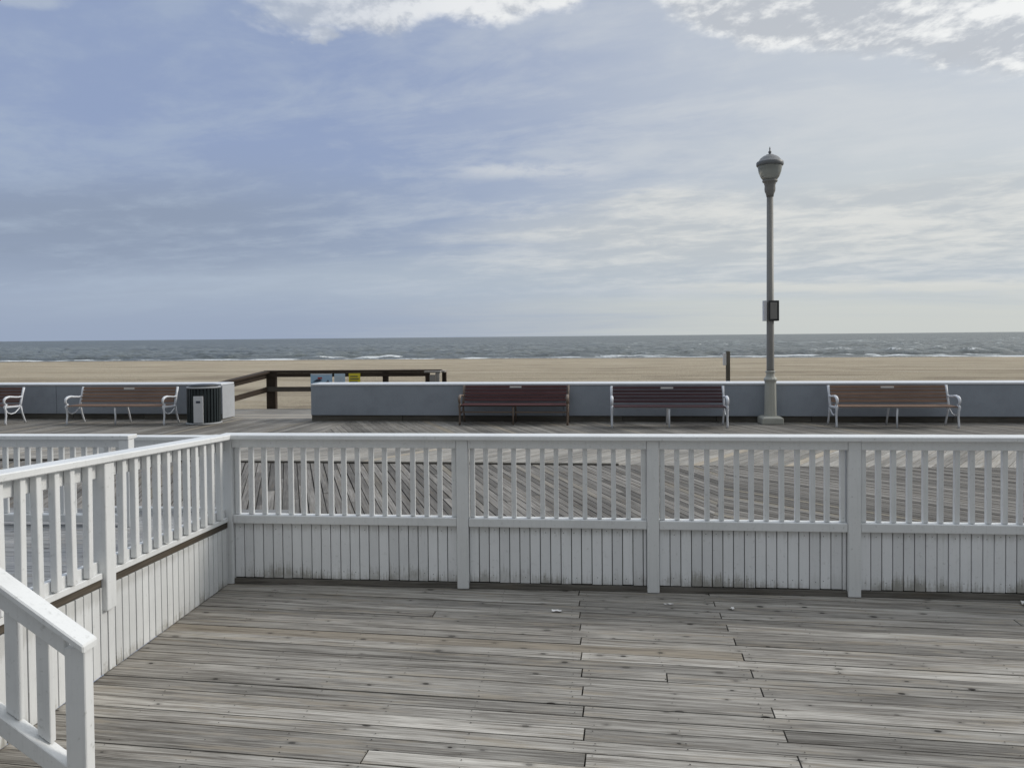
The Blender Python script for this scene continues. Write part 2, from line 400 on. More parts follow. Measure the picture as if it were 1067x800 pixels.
for y in [3.34, 3.475, 3.605, 3.735, 3.865, 3.995, 4.325, 4.45, 4.585, 4.71, 4.835, 4.96, 5.09, 5.215, 5.345, 5.46, 5.59]:
    mb = MB(); y += random.uniform(-.006, .006)
    if y < 4.138 or y > 4.24:
        tl = random.uniform(-.008, .008)
        zb = brz(y) + .087 + random.uniform(-.002, .006)
        mb.hexa([(sx - .020, y, zb), (sx + .018, y, zb), (sx + .018, y + .038, zb), (sx - .020, y + .038, zb),
                 (sx - .020, y + tl, capz(y) - .043), (sx + .018, y + tl, capz(y) - .043), (sx + .018, y + .038 + tl, capz(y + .038) - .0425), (sx - .020, y + .038 + tl, capz(y + .038) - .0425)], bevel=.003)
        mb.build('baluster', 'white', sr, OFF)
mb = MB(); y = YN - .02
while y < 5.735:
    w = min(random.uniform(.070, .075), 5.74 - y); xx = sx + random.uniform(-.001, .001)
    mb.hexa([(xx - .016, y + .0042, .006), (xx, y + .0042, .006), (xx, y + w - .0042, .006), (xx - .016, y + w - .0042, .006),
             (xx - .016, y + .0042, brz(y) - .001), (xx, y + .0042, brz(y) - .001), (xx, y + w - .0042, brz(y + w) - .001), (xx - .016, y + w - .0042, brz(y + w) - .001)], (0, 0, 1), bevel=.0018)
    y += w
mb.build('panel', 'panel_side', sr, OFF)
mb = MB(); mb.box(sx - .035, sx - .020, YN, 5.74, 0, .44); mb.build('backing_board', 'gap', sr, OFF)

# ramp floor
def rz(y): return .28 + .062 * (6.4 - y)
mb = MB(); y = 2.0
while y < 7.25:
    y1 = y + .14
    for x0, x1 in ((-9, -6.1 + random.uniform(-1, 1)), (None, -2.71)):
        if x0 is None: x0 = last
        mb.hexa([(x0, y, rz(y) - .03), (x1 - .003, y, rz(y) - .03), (x1 - .003, y1 - .006, rz(y1) - .03), (x0, y1 - .006, rz(y1) - .03),
                 (x0, y, rz(y)), (x1 - .003, y, rz(y)), (x1 - .003, y1 - .006, rz(y1)), (x0, y1 - .006, rz(y1))], (1, 0, 0)); last = x1
    y = y1
ramp = mb.build('ramp', 'rampwood'); tag(ramp, kind='structure')
mb = MB(); mb.box(-9, -2.73, 2.0, 7.15, .0, .19); mb.build('ramp_base', 'gap'); tag(bpy.data.objects['ramp_base'], kind='structure')

def straight_rail(name, label, x0, x1, y, ztop, zb0, zb1, posts, off=.0):
    t = thing(name, label, 'railing', (x0, y, 0))
    O = (x0, y, 0)
    mb = MB(); mb.box(x0, x1, y - .06, y + .08, ztop - .035, ztop, bevel=.004); mb.build('handrail', 'white', t, O)
    mb = MB(); mb.box(x0 + .01, x1 - .01, y - .02, y + .015, ztop - .105, ztop - .038, bevel=.003); mb.build('top_rail', 'white', t, O)
    mb = MB(); mb.box(x0 + .01, x1 - .01, y - .03, y + .05, zb0, zb1, bevel=.003); mb.build('bottom_rail', 'white', t, O)
    for px_, w in posts:
        mb = MB(); mb.box(px_, px_ + w, y - .05, y + .04, .0, ztop - .037, bevel=.004); mb.build('post', 'white', t, O)
    x = x0 + .1 + off
    while x < x1 - .04:
        if all(x < p - .03 or x > p + w + .01 for p, w in posts):
            mb = MB(); mb.box(x, x + .037, y + .016, y + .049, zb1 + .001, ztop - .036, bevel=.003); mb.build('baluster', 'white', t, O)
        x += .1045
    return t
straight_rail('landing_railing', 'far white railing along the outer edge of the ramp, ending left of the corner', -7.2, -3.80, 6.4, 1.075, .315, .378, [(-3.895, .09), (-5.65, .09), (-7.2, .09)])
straight_rail('landing_railing', 'short low white railing just behind the end post of the ramp\'s outer railing', -4.6, -3.2, 7.2, .962, .20, .262, [(-3.3, .09), (-4.6, .09)])

# ------------------------------------------------------------------ stairs and their handrail
st = thing('stair_railing', 'white sloping stair handrail with newel post in the near left corner', 'railing', (-2.08, 3.05, 0)); O = (-2.08, 3.05, 0)
YS = 3.05
mb = MB(); mb.box(-2.128, -2.038, YS, YS + .06, 0, .612, bevel=.004); mb.build('newel_post', 'white', st, O)
sl = .69
def hz(x): return .634 - sl * (x + 2.02)
def slope_bar(mb, x0, x1, y0, y1, t0, t1, bevel=.003, plumb=True):
    mb.hexa([(x0, y0, hz(x0) - t0), (x1, y0, hz(x1) - t0), (x1, y1, hz(x1) - t0), (x0, y1, hz(x0) - t0), (x0, y0, hz(x0) - t1), (x1, y0, hz(x1) - t1), (x1, y1, hz(x1) - t1), (x0, y1, hz(x0) - t1)], (1, 0, -sl), bevel=bevel)
XE = -2.93
mb = MB(); slope_bar(mb, XE, -2.02, YS - .035, YS + .066, .036, .0, .006); mb.build('handrail', 'white', st, O)
mb = MB(); slope_bar(mb, XE, -2.1285, YS + .006, YS + .04, .137, .040); mb.build('top_rail', 'white', st, O)
mb = MB(); slope_bar(mb, XE, -2.1285, YS + .006, YS + .075, .69, .605); mb.build('bottom_rail', 'white', st, O)
for x in (-2.255, -2.395, -2.535, -2.675, -2.815):
    mb = MB(); mb.hexa([(x - .03, YS + .042, hz(x - .03) - .599), (x + .03, YS + .042, hz(x + .03) - .599), (x + .03, YS + .078, hz(x + .03) - .599), (x - .03, YS + .078, hz(x - .03) - .599),
                        (x - .03, YS + .042, hz(x - .03) - .040), (x + .03, YS + .042, hz(x + .03) - .040), (x + .03, YS + .078, hz(x + .03) - .040), (x - .03, YS + .078, hz(x - .03) - .040)], (0, 0, 1), bevel=.003)
    mb.build('baluster', 'white', st, O)

# ------------------------------------------------------------------ boardwalk
mb = MB()
WR = (-5.94, 17.24)
def wy(x): return 17.24 - .0385 * (x + 5.94)
Y1, Y2 = 11.35, 14.35
def line(y, x): return y - .028 * (x + 1)
seam = lambda y: .9 + (y - 5.8) * .25
# near band, two directions
planks(mb, [(-13, 5.9), (seam(5.9), 5.9), (seam(line(Y1, 1.5)), line(Y1, 2)), (-13, line(Y1, -13))], R(90 + 20.5), .095, .010, 0, cuts=lambda i: [(i * 5.37) % 3.1 + 5.5, (i * 5.37) % 3.1 + 8.6], mi=0)
planks(mb, [(seam(5.7), 5.7), (14, 5.7), (14, line(Y1, 14)), (seam(line(Y1, 1.5)), line(Y1, 2))], R(90 + 46), .095, .012, 0, mi=0)
# middle pale band
planks(mb, [(-16, line(Y1 + .03, -16)), (16, line(Y1 + .03, 16)), (16, line(Y2, 16)), (-16, line(Y2, -16))], R(90 - 13.5 - 22), .14, .007, 0, mi=1)
# far band
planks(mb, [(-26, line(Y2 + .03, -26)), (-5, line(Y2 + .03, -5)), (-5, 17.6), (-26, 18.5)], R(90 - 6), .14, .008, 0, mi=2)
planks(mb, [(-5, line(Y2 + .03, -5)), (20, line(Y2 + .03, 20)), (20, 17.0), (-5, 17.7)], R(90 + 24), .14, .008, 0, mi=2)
# crossing through the gap in the wall
planks(mb, [(-9.6, 17.63), (-4.4, 17.63), (-4.4, 20.2), (-9.6, 20.2)], R(-2.2), .14, .008, .002, mi=1)
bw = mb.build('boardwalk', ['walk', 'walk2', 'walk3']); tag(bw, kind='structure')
mb = MB(); mb.box(-26, 20, 5.8, 20.1, -.3, -.034); tag(mb.build('boardwalk_base', 'gap'), kind='structure')
mb = MB(); mb.hexa([(-13, line(Y1 - .02, -13), .004), (.7, line(Y1 - .02, .7), .004), (.7, line(Y1 + .06, .7), .004), (-13, line(Y1 + .11, -13), .004),
                    (-13, line(Y1 - .02, -13), .022), (.7, line(Y1 - .02, .7), .022), (.7, line(Y1 + .06, .7), .022), (-13, line(Y1 + .11, -13), .022)])
tag(mb.build('boardwalk_strip', 'foot'), kind='structure')

# ------------------------------------------------------------------ sea walls
def sea_wall(label, x0, x1, endcap=False):
    o = (x0, wy(x0), 0); t = thing('sea_wall', label, 'wall', o, math.atan(-.0385)); L = x1 - x0; D = .62
    mb = MB(); x = 0
    while x < L - .02:
        w = min(5.8, L - x); mb.box(x + (.002 if x else 0), x + w - (.002 if x + w < L else 0), .0, D, .13, .80, bevel=.010); x += w
    mb.box(.02, L - .02, .03, D - .03, .14, .79); mb.build('wall', 'wall', t)
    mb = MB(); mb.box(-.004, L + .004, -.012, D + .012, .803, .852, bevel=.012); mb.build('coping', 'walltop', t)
    mb = MB()
    x = 0
    while x < L - .02:
        w = min(random.uniform(1.8, 3), L - x); mb.box(x + .004, x + w - .004, .03 + random.uniform(0, .006), D - .03, -.03, .129, bevel=.003); x += w
    mb.build('foot_timber', 'foot', t)
    return t
# left wall runs from far left to x=-8.25 and sits slightly further back
w1 = sea_wall('long blue-grey concrete wall left of the gap, behind the dark green bin', -24.0, -8.19); w1.location.y += .22
w1.location.y += .0
mb = MB(); mb.box(15.812, 15.832, .004, .61, .02, .80, bevel=.004); mb.build('added_lit_end_slab', 'wallend_lit', w1)  # thin slab giving the end face its painted sunlit tone
w2 = sea_wall('long blue-grey concrete wall right of the gap, behind the benches and street lamp', -5.94, 22.0)

# ------------------------------------------------------------------ benches
def make_bench(label, slat, iron, stretcher=False):
    t = thing('park_bench', label, 'bench', group='benches along the sea wall'); L = 2.36
    def frame_x(x, arm):
        mb = MB(); mb.tube([(x, .0, .0), (x, -.012, .06), (x, .012, .2), (x, .0, .33), (x, -.02, .40)], [.024, .019, .019, .021, .024], 8, squash=1.1); mb.build('leg', iron, t)
        mb = MB(); mb.tube([(x, .60, .0), (x, .565, .08), (x, .50, .24), (x, .46, .40)], [.024, .019, .019, .021], 8); mb.build('leg', iron, t)
        mb = MB(); mb.bar((x, -.045, .405), (x, .46, .392), .045, .04, bevel=.004)
        mb.tube([(x, .445, .39), (x, .475, .50), (x, .52, .65), (x, .575, .815)], [.027, .025, .023, .027], 8)
        mb.tube([(x, .01, .33), (x, .06, .27), (x, .16, .235), (x, .28, .25), (x, .38, .32), (x, .45, .38)], .015, 6)
        mb.build('side_frame', iron, t)
        if arm:
            mb = MB(); pts = []
            for k in range(13):
                q = -.9 + k * .3
                pts.append((x, .10 - .11 * math.sin(q + .5) * 1.0, .525 + .085 * -math.cos(q + .2)))
            pts = [(x, -.03, .42), (x, .02, .44), (x, .035, .455), (x, -.015, .475), (x, -.045, .52), (x, -.03, .58), (x, .03, .615), (x, .12, .628), (x, .26, .612), (x, .40, .60), (x, .505, .61)]
            mb.tube(pts, [.02, .02, .018, .018, .02, .024, .026, .024, .022, .02, .018], 8, squash=1.3); mb.build('armrest', iron, t)
    frame_x(-L / 2 + .02, True); frame_x(L / 2 - .02, True)
    mb = MB(); mb.tube([(0, -.0, .0), (0, .01, .2), (0, -.01, .39)], .019, 8); mb.build('leg', iron, t)
    mb = MB(); mb.tube([(0, .58, .0), (0, .52, .2), (0, .45, .40)], .019, 8); mb.build('leg', iron, t)
    mb = MB()
    for k in range(7):
        y = -.045 + k * .072; mb.box(-L / 2 + .05, L / 2 - .05, y, y + .058, .412 + (.006 if k in (0, 6) else 0), .437, bevel=.005)
    mb.build('seat', slat, t)
    mb = MB()
    for k in range(5):
        z0 = .475 + k * .070; f = (z0 - .39) / .425; y = .445 + f * .13 - .03
        mb.hexa([(-L / 2 + .05, y, z0), (L / 2 - .05, y, z0), (L / 2 - .05, y + .022, z0), (-L / 2 + .05, y + .022, z0),
                 (-L / 2 + .05, y + .018, z0 + .058), (L / 2 - .05, y + .018, z0 + .058), (L / 2 - .05, y + .04, z0 + .058), (-L / 2 + .05, y + .04, z0 + .058)], bevel=.004)
    mb.build('backrest', slat, t)
    mb = MB(); mb.box(-.13, .13, .528, .536, .762, .797, bevel=.002); mb.build('plaque', 'plaque', t)
    if stretcher:
        mb = MB(); mb.box(-L / 2 + .03, L / 2 - .03, .05, .075, .255, .285); mb.build('stretcher', iron, t)
    mb = MB(); mb.box(-L / 2 + .05, L / 2 - .05, .30, .34, .372, .389); mb.build('seat_brace', iron, t)
    return t
RW = math.atan(-.0385)
def put(o, x, y, label=None):
    o.location = (x, y, .002); o.rotation_euler.z = RW
    if label: o['label'] = label
brown = make_bench('long brown slatted bench with white frame between the bin and the partly cut-off bench', 'slat_brown', 'iron_white'); put(brown, -10.14, 16.43)
c = copy_tree(brown); put(c, 6.5, 15.83, 'brown slatted bench with white iron frame to the right of the street lamp')
c = copy_tree(brown); put(c, -13.90, 16.50, 'dark brown bench cut off by the left edge of the photo')
for ch in c.children:
    if ch.name.startswith(('seat.', 'backrest')): ch.data = ch.data.copy(); ch.data.materials[0] = M['slat_dark']
put(make_bench('maroon slatted bench with brown frame, just left of the middle of the wall', 'slat_maroon', 'iron_brown', True), -1.22, 16.38)
put(make_bench('dark plum slatted bench with white frame directly left of the street lamp', 'slat_plum', 'iron_white'), 2.015, 15.86)

# ------------------------------------------------------------------ bin
t = thing('litter_bin', 'round dark green slatted litter bin with pale panel near the wall end', 'bin', (-8.24, 16.75, .002))
mb = MB(); mb.lathe([(.0, .03), (.335, .03), (.335, .80), (0, .80)], 32); mb.build('liner', 'black', t)
mb = MB()
for k in range(30):
    q = 2 * math.pi * k / 30; x, y = .35 * math.cos(q), .35 * math.sin(q)
    mb.bar((x, y, .045), (x, y, .80), .052, .02, up=(math.cos(q), math.sin(q), 0), bevel=.003)
mb.build('slats', 'bin_green', t)
mb = MB(); mb.lathe([(.0, 0), (.385, 0), (.39, .02), (.37, .04), (0, .042)], 32); mb.build('base', 'bin_top', t)
mb = MB(); mb.lathe([(.345, .802), (.368, .804), (.372, .822), (.36, .835), (.30, .84), (.28, .83), (.27, .803)], 32); mb.build('rim', 'bin_top', t)
mb = MB(); mb.lathe([(.0, .83), (.315, .842), (.318, .862), (.26, .885), (0, .90)], 24); mb.build('lid', 'black', t)
mb = MB(); mb.bar((.052, -.372, .05), (.052, -.372, .64), .21, .02, up=(-.14, 1, 0), bevel=.004); d = mb.build('door', 'greypanel', t)
mb = MB(); mb.bar((.054, -.385, .49), (.054, -.385, .535), .09, .004, up=(-.14, 1, 0)); mb.build('emblem', 'ink', d)
d.parent = t

# ------------------------------------------------------------------ street lamp
t = thing('street_lamp', 'tall grey-green street lamp with acorn globe standing before the sea wall', 'street lamp', (4.23, 16.62, .002))
mb = MB(); mb.box(-.22, .22, -.22, .22, 0, .125, bevel=.012)
mb.hexa([(-.22, -.22, .126), (.22, -.22, .126), (.22, .22, .126), (-.22, .22, .126), (-.16, -.16, .165), (.16, -.16, .165), (.16, .16, .165), (-.16, .16, .165)], bevel=.006)
mb.build('base', 'lampbase', t)
mb = MB(); mb.lathe([(.0, .14), (.135, .14), (.128, .3), (.118, .86), (.125, .90), (.14, .915), (.14, .95), (.125, .965), (.10, .99), (.088, 1.03), (.085, 1.075), (.105, 1.085), (.105, 1.11), (.085, 1.12), (0, 1.12)], 12, smooth=False); mb.build('pedestal', 'lampbase', t)
mb = MB(); mb.lathe([(.0, 1.12), (.080, 1.12), (.078, 1.16), (.066, 4.80), (0, 4.80)], 20); mb.build('pole', 'lamp', t)
mb = MB(); mb.lathe([(0, 4.78), (.072, 4.78), (.082, 4.84), (.105, 4.89), (.112, 4.94), (.108, 5.02), (.118, 5.04), (.118, 5.065), (.15, 5.09), (.158, 5.12), (.14, 5.135), (0, 5.14)], 20); mb.build('capital', 'lamp', t)
mb = MB(); mb.lathe([(0, 5.13), (.14, 5.13), (.185, 5.19), (.225, 5.29), (.245, 5.40), (.25, 5.44), (0, 5.44)], 24); mb.build('globe', 'glass', t)
mb = MB(); mb.lathe([(0, 5.425), (.262, 5.425), (.275, 5.44), (.275, 5.50), (.262, 5.515), (.235, 5.53), (.19, 5.59), (.13, 5.635), (.085, 5.65), (.08, 5.66), (.03, 5.668), (.022, 5.69), (.034, 5.71), (.03, 5.73), (.012, 5.75), (.014, 5.79), (.004, 5.83), (0, 5.835)], 24); mb.build('cap', 'lampcap', t)
mb = MB(); mb.box(-.05, .16, -.10, .10, 2.17, 2.60, bevel=.008); bxo = mb.build('control_box', 'black', t)
mb = MB(); mb.box(-.025, .115, -.107, -.1005, 2.21, 2.56, bevel=.002); mb.build('box_door', 'lamp', bxo)
mb = MB(); mb.box(-.145, -.085, -.07, .07, 2.17, 2.60, bevel=.004); mb.build('side_panel', 'greypanel', t)

# ------------------------------------------------------------------ brown ramp railing beyond the wall + signs
t = thing('timber_railing', 'dark brown timber railing of the beach crossing behind the gap in the wall', 'railing', (-8.2, 20.6, 0)); O = (-8.2, 20.6, 0)
YB = 20.55
for x, w, z0 in ((-8.33, .26, -.3), (-5.08, .14, -.4)):
    mb = MB(); mb.box(x, x + w, YB, YB + .14, z0, .955, bevel=.008); mb.build('post', 'brown', t, O)
mb = MB(); mb.box(-8.38, -3.46, YB - .05, YB + .19, .958, 1.02, bevel=.006); mb.build('handrail', 'brown', t, O)
mb = MB(); mb.box(-8.34, -3.80, YB - .035, YB - .003, .845, .955, bevel=.004); mb.build('top_board', 'brown', t, O)
mb = MB(); mb.box(-8.34, -4.6, YB - .035, YB - .003, .445, .575, bevel=.004); mb.build('middle_board', 'midwood', t, O)
mb = MB(); mb.bar((-8.30, YB + .02, .985), (-9.02, 18.15, .70), .22, .06, bevel=.006)
mb.bar((-8.30, YB - .05, .88), (-9.00, 18.15, .61), .035, .14, bevel=.004); mb.build('sloping_handrail', 'brown', t, O)
mb = MB(); mb.bar((-8.30, YB - .05, .50), (-9.00, 18.15, .22), .035, .14, bevel=.004); mb.build('sloping_board', 'brown', t, O)
mb = MB(); mb.box(-9.06, -8.95, 18.1, 18.24, 0, .70, bevel=.006); mb.build('post', 'brown', t, O)
mb = MB(); mb.box(-6.43, -3.97, YB - .25, YB - .17, .64, .685); mb.build('low_rail', 'greywood', t, O)
t2 = thing('timber_gate_post', 'weathered grey and brown post frame at the right end of the brown timber railing', 'railing end', (-3.55, 20.0, 0)); O = (-3.55, 20.0, 0)
for x, y, m_ in ((-3.83, 20.15, 'brown'), (-3.56, 20.15, 'greywood'), (-3.44, 20.5, 'brown')):
    mb = MB(); mb.box(x, x + .11, y, y + .11, -.2, .95, bevel=.006); mb.build('post', m_, t2, O)
mb = MB(); mb.box(-3.86, -3.42, 20.13, 20.28, .953, 1.0, bevel=.005); mb.build('cap_board', 'greywood', t2, O)
mb = MB(); mb.box(-3.46, -3.33, 20.29, 20.66, .953, 1.0, bevel=.005); mb.build('cap_board', 'greywood', t2, O)
mb = MB(); mb.box(-3.72, -3.57, 20.16, 20.2, .5, .90, bevel=.004); mb.build('board', 'greywood', t2, O)
def sign(name, label, x0, x1, z0, z1, face):
    y = YB - .062; o = (x0, y, z0); t = thing(name, label, 'sign', o)
    mb = MB(); mb.box(x0, x1, y, y + .02, z0, z1, bevel=.003); mb.build('board', face, t, o); return t, y, o
t, y, o = sign('notice_sign', 'pale blue notice board with dark and red marks, leftmost on the brown railing', -7.06, -6.46, .52, .93, 'sign_blue')
mb = MB(); mb.box(-7.05, -6.47, y - .004, y - .001, .905, .925)
for k in range(3): mb.box(-6.99, -6.70 + .05 * k, y - .004, y - .001, .60 + .028 * k, .612 + .028 * k)
mb.build('border', 'paper', t, o)
mb = MB()
v = [(-7.0, .71), (-6.88, .78), (-6.80, .79), (-6.74, .75), (-6.80, .72), (-6.9, .71)]
f = mb.bm.faces.new([mb.bm.verts.new((a_, y - .005, b_)) for a_, b_ in v])
v = [(-6.70, .66), (-6.6, .73), (-6.57, .77), (-6.55, .71), (-6.5, .68), (-6.6, .655)]
f = mb.bm.faces.new([mb.bm.verts.new((a_, y - .005, b_)) for a_, b_ in v]); mb.build('picture', 'ink', t, o)
mb = MB(); mb.box(-6.86, -6.74, y - .004, y - .001, .79, .835); mb.build('red_mark', 'sign_red', t, o)
t, y, o = sign('notice_sign', 'small plain pale blue notice board in the middle of the three on the brown railing', -6.40, -6.10, .52, .93, 'sign_pale')
mb = MB()
for k in range(4): mb.box(-6.37, -6.14 - .03 * (k % 2), y - .004, y - .001, .66 + .055 * k, .675 + .055 * k)
mb.build('text', 'greypanel', t, o)
t, y, o = sign('warning_sign', 'yellow warning board with dark lines of text on the brown railing', -6.00, -5.68, .55, .935, 'sign_yellow')
mb = MB()
for k in range(4): mb.box(-5.96, -5.72 - .03 * (k % 2), y - .004, y - .001, .63 + .07 * k, .655 + .07 * k)
mb.build('text', 'ink', t, o)

# beach post with small sign seen edge on
t = thing('beach_post', 'lone grey timber post with small side board standing on the sand behind the wall', 'post', (4.87, 24, -.4)); O = (4.87, 24, -.4)
mb = MB(); mb.box(4.79, 4.905, 24, 24.11, -.6, 1.38, bevel=.01); mb.build('post', 'foot', t, O)
mb = MB(); mb.box(4.70, 4.785, 23.98, 24.1, .95, 1.33, bevel=.005); mb.build('board', 'greypanel', t, O)

# ------------------------------------------------------------------ litter
def scrap(x, y, w, d, label, m_='paper', h=.006, rz_=0):
    mb = MB(); n = 5
    g_ = [[mb.bm.verts.new(((i / n - .5) * w * (1 + random.uniform(-.1, .1)), (j / 3 - .5) * d * (1 + random.uniform(-.2, .2)), .004 + random.uniform(0, h))) for j in range(4)] for i in range(n + 1)]
    for i in range(n):
        for j in range(3): mb.bm.faces.new([g_[i][j], g_[i + 1][j], g_[i + 1][j + 1], g_[i][j + 1]])
    o = mb.build('paper_scrap', m_); o.location = (x, y, .002); o.rotation_euler.z = rz_; tag(o, label, 'litter')
scrap(-.105, 5.27, .07, .03, 'small white paper scrap on the tan deck board, left of the board joint')
scrap(.68, 5.44, .07, .014, 'thin white sliver of litter below the middle railing post')
scrap(1.105, 5.37, .025, .025, 'tiny white crumb of litter beside the slanting row of board joints', h=.012)
scrap(3.17, 5.56, .10, .09, 'crumpled whitish paper at the foot of the railing by the right edge', h=.035)

# ------------------------------------------------------------------ porch post with brace (its brace just enters the top left corner)
t = thing('porch_post', 'dark porch brace whose edge cuts the top left corner of the photo', 'post', (-1.62, 1.6, 0)); O = (-1.62, 1.6, 0)
mb = MB(); mb.box(-1.67, -1.57, 1.6, 1.7, 0, 3.1, bevel=.004); mb.build('post', 'brown', t, O)
dx, dz = .8, .6
bx_, bz = -1.300 - .6 * .045, 2.682 + .8 * .045
mb = MB(); mb.bar((bx_ - dx * .43, 1.65, bz - dz * .43 * 1.1), (bx_ + dx * .5, 1.65, bz + dz * .5 * 1.1), .09, .09, bevel=.003); mb.build('brace', 'brown', t, O)
mb = MB(); mb.box(-1.7, -.5, 1.6, 1.7, 3.0, 3.12); mb.build('beam', 'brown', t, O)

# ------------------------------------------------------------------ beach
SH = lambda x: 171 - .13 * max(x, -20) if x > -20 else 173.6
def shore(x): return 171.5 - .13 * x if x > -15 else 173.5
mb = MB(); bm = mb.bm
ys = [19.9, 21, 22.5, 24, 26, 28.5, 31, 34, 38, 43, 50, 58, 68, 80, 95, 110, 125, 140, 152, 162, 172, 185, 215]
xs = [-400 + 16 * i for i in range(51)]
def sz(x, y):
    f = min(max((y - 20) / 152, 0), 1.4)
    return -.06 - 3.0 * f ** 1.15 + noise.noise(Vector((x * .05, y * .08, 0))) * .07 * min(1, (y - 19) / 6)
rows = []
for y in ys:
    t_ = (y - 19.9) / 195
    rows.append([bm.verts.new((x, y + (shore(x) - 172) * min(1, t_ * 1.3), sz(x, y))) for x in xs])
for a_, b_ in zip(rows, rows[1:]):
    for i in range(len(xs) - 1):
        f = bm.faces.new([a_[i], a_[i + 1], b_[i + 1], b_[i]]); f.smooth = True
tag(mb.build('beach', 'sand'), kind='structure')

# ------------------------------------------------------------------ sea
bm = bmesh.new(); uvs = []
ny = 330; nx = 520; foamv = []
rows = []
for j in range(ny):
    t_ = j / (ny - 1)
    y0 = 150 + 22 * t_ + 9800 * t_ ** 5 + 240 * t_ ** 2 + 130 * t_
    row = []
    for i in range(nx):
        s_ = i / (nx - 1) * 2 - 1
        x = s_ * (y0 * .95 + 20)
        y = y0 + (shore(max(min(x, 140), -200)) - 172) * max(0, 1 - (y0 - 150) / 500)
        ds = y0 - 171.5
        h = 0; fo = 0
        if y0 < 900:
            dist = max(0, ds)
            k = 1 if y0 < 400 else max(0, 1 - (y0 - 400) / 500)
            w = .8 * noise.noise(Vector((x * .030, y0 * .075, 1.3))) + .7 * noise.noise(Vector((x * .09, y0 * .16, 4.1))) + .75 * noise.noise(Vector((x * .28, y0 * .40, 7.7)))
            h = w * 1.15 * k * min(1, .10 + dist / 22)
            rough = .5 + .5 * math.tanh((x - 10) / 40)
            for rowd, amp in ((2.5, .12), (9, .2), (24, .3)):
                wob = rowd + 5 * noise.noise(Vector((x * .02, rowd, 2)))
                seg = noise.noise(Vector((x * .030, rowd * 3.1, 9))) + .6 * noise.noise(Vector((x * .12, rowd, 5)))
                on = max(0, min(1, (seg - .02 + .16 * rough - (.34 if rowd > 20 else 0) + (.34 + .25 * rough if rowd < 8 else 0)) * 3))
                e = math.exp(-((dist - wob) / 2.2) ** 2)
                h += amp * e * on
                fo = max(fo, .95 * on * math.exp(-((dist - wob + 1.0) / 1.3) ** 2))
            if dist < 2.5: fo = max(fo, .5 * (1 - dist / 2.5))
            cr = (w - .50) * 2.2
            fo = max(fo, min(.58, cr) * (.45 + .55 * rough))
            fo = max(fo, .30 * rough * math.exp(-((dist - 12) / 14) ** 2))
        foamv.append(max(0, fo))
        row.append(bm.verts.new((x, y, -3.0 + h)))
    rows.append(row)
for a_, b_ in zip(rows, rows[1:]):
    for i in range(nx - 1):
        f = bm.faces.new([a_[i], a_[i + 1], b_[i + 1], b_[i]]); f.smooth = True
me = bpy.data.meshes.new('sea'); bm.to_mesh(me); bm.free()
at = me.attributes.new('foam', 'FLOAT', 'POINT'); at.data.foreach_set('value', foamv)
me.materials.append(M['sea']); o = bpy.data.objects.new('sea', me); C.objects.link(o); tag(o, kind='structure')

# ------------------------------------------------------------------ sky and light
SUN_AZ, SUN_EL = R(74), R(32)      # azimuth from +Y towards +X
W = bpy.data.worlds.new("World"); S.world = W; W.use_nodes = True
nt = W.node_tree; nt.nodes.clear(); g = N(nt)
out = nt.nodes.new('ShaderNodeOutputWorld'); bg = nt.nodes.new('ShaderNodeBackground'); nt.links.new(bg.outputs[0], out.inputs[0])
STR = .1; bg.inputs['Strength'].default_value = STR
sky = g.new('TexSky', sky_type='NISHITA', sun_disc=False, sun_elevation=SUN_EL, sun_rotation=SUN_AZ)
sky.dust_density = 2.0; sky.air_density = 1.0
def K(r_, g_, b_):
    """sRGB 0-255 -> radiance expressed for the background strength"""
    f = lambda c: ((c / 255 + .055) / 1.055) ** 2.4
    return (f(r_) / STR, f(g_) / STR, f(b_) / STR)
d = g.new('TexCoord').outputs['Generated']; s3 = g.sep(d)
x, y, z = s3[0], s3[1], s3[2]
zc = g.math('MAXIMUM', z, 0.0)
den = g.add(zc, .10)
px = g.math('DIVIDE', x, den); py = g.math('DIVIDE', y, den)
warp = g.noise(g.comb(px, py, 0.0), .8, 3)
low = g.noise(g.comb(g.mul(px, .28), g.mul(py, .7), 1.0), 1.0, 6, .6, .8)
streak = g.noise(g.comb(g.mul(px, .8), g.add(g.mul(py, 1.5), g.mul(px, .30)), 2.0), 1.0, 8, .60, .5)
fine = g.noise(g.comb(g.mul(px, 3.0), g.add(g.mul(py, 3.4), g.mul(px, .6)), 4.0), 1.0, 8, .62, .3)
puff = g.noise(g.comb(g.mul(px, 3.6), g.mul(py, 2.7), 7.0), 1.0, 9, .60, .1)
puff2 = g.noise(g.comb(g.mul(px, 3.6), g.add(g.mul(py, 2.7), .13), 7.0), 1.0, 6, .58, .1)
blot = g.noise(g.comb(g.mul(px, 1.7), g.mul(py, 1.7), 3.0), 1.0, 6, .6)
CY = R(4.3)
dep = g.math('MAXIMUM', g.add(g.mul(x, -math.sin(CY)), g.mul(y, math.cos(CY))), .08)
u = g.math('DIVIDE', g.add(g.mul(x, math.cos(CY)), g.mul(y, math.sin(CY))), dep)      # tangent of the bearing
v = g.math('DIVIDE', zc, dep)                                                            # tangent of the height above the horizon
ln = g.math('SUBTRACT', low, .5)
mr = g.step(g.add(g.add(u, g.mul(ln, .45)), g.mul(g.step(v, .0, .30, 1, 0), .10)), -.20, .50)
blue = g.mix(g.step(v, .0, .30), K(158, 172, 195), K(147, 163, 196))
milk = g.mix(g.step(v, .0, .40), K(205, 210, 208), K(196, 203, 212))
base = g.mix(mr, blue, milk)
base = g.mix(.08, base, sky.outputs[0])
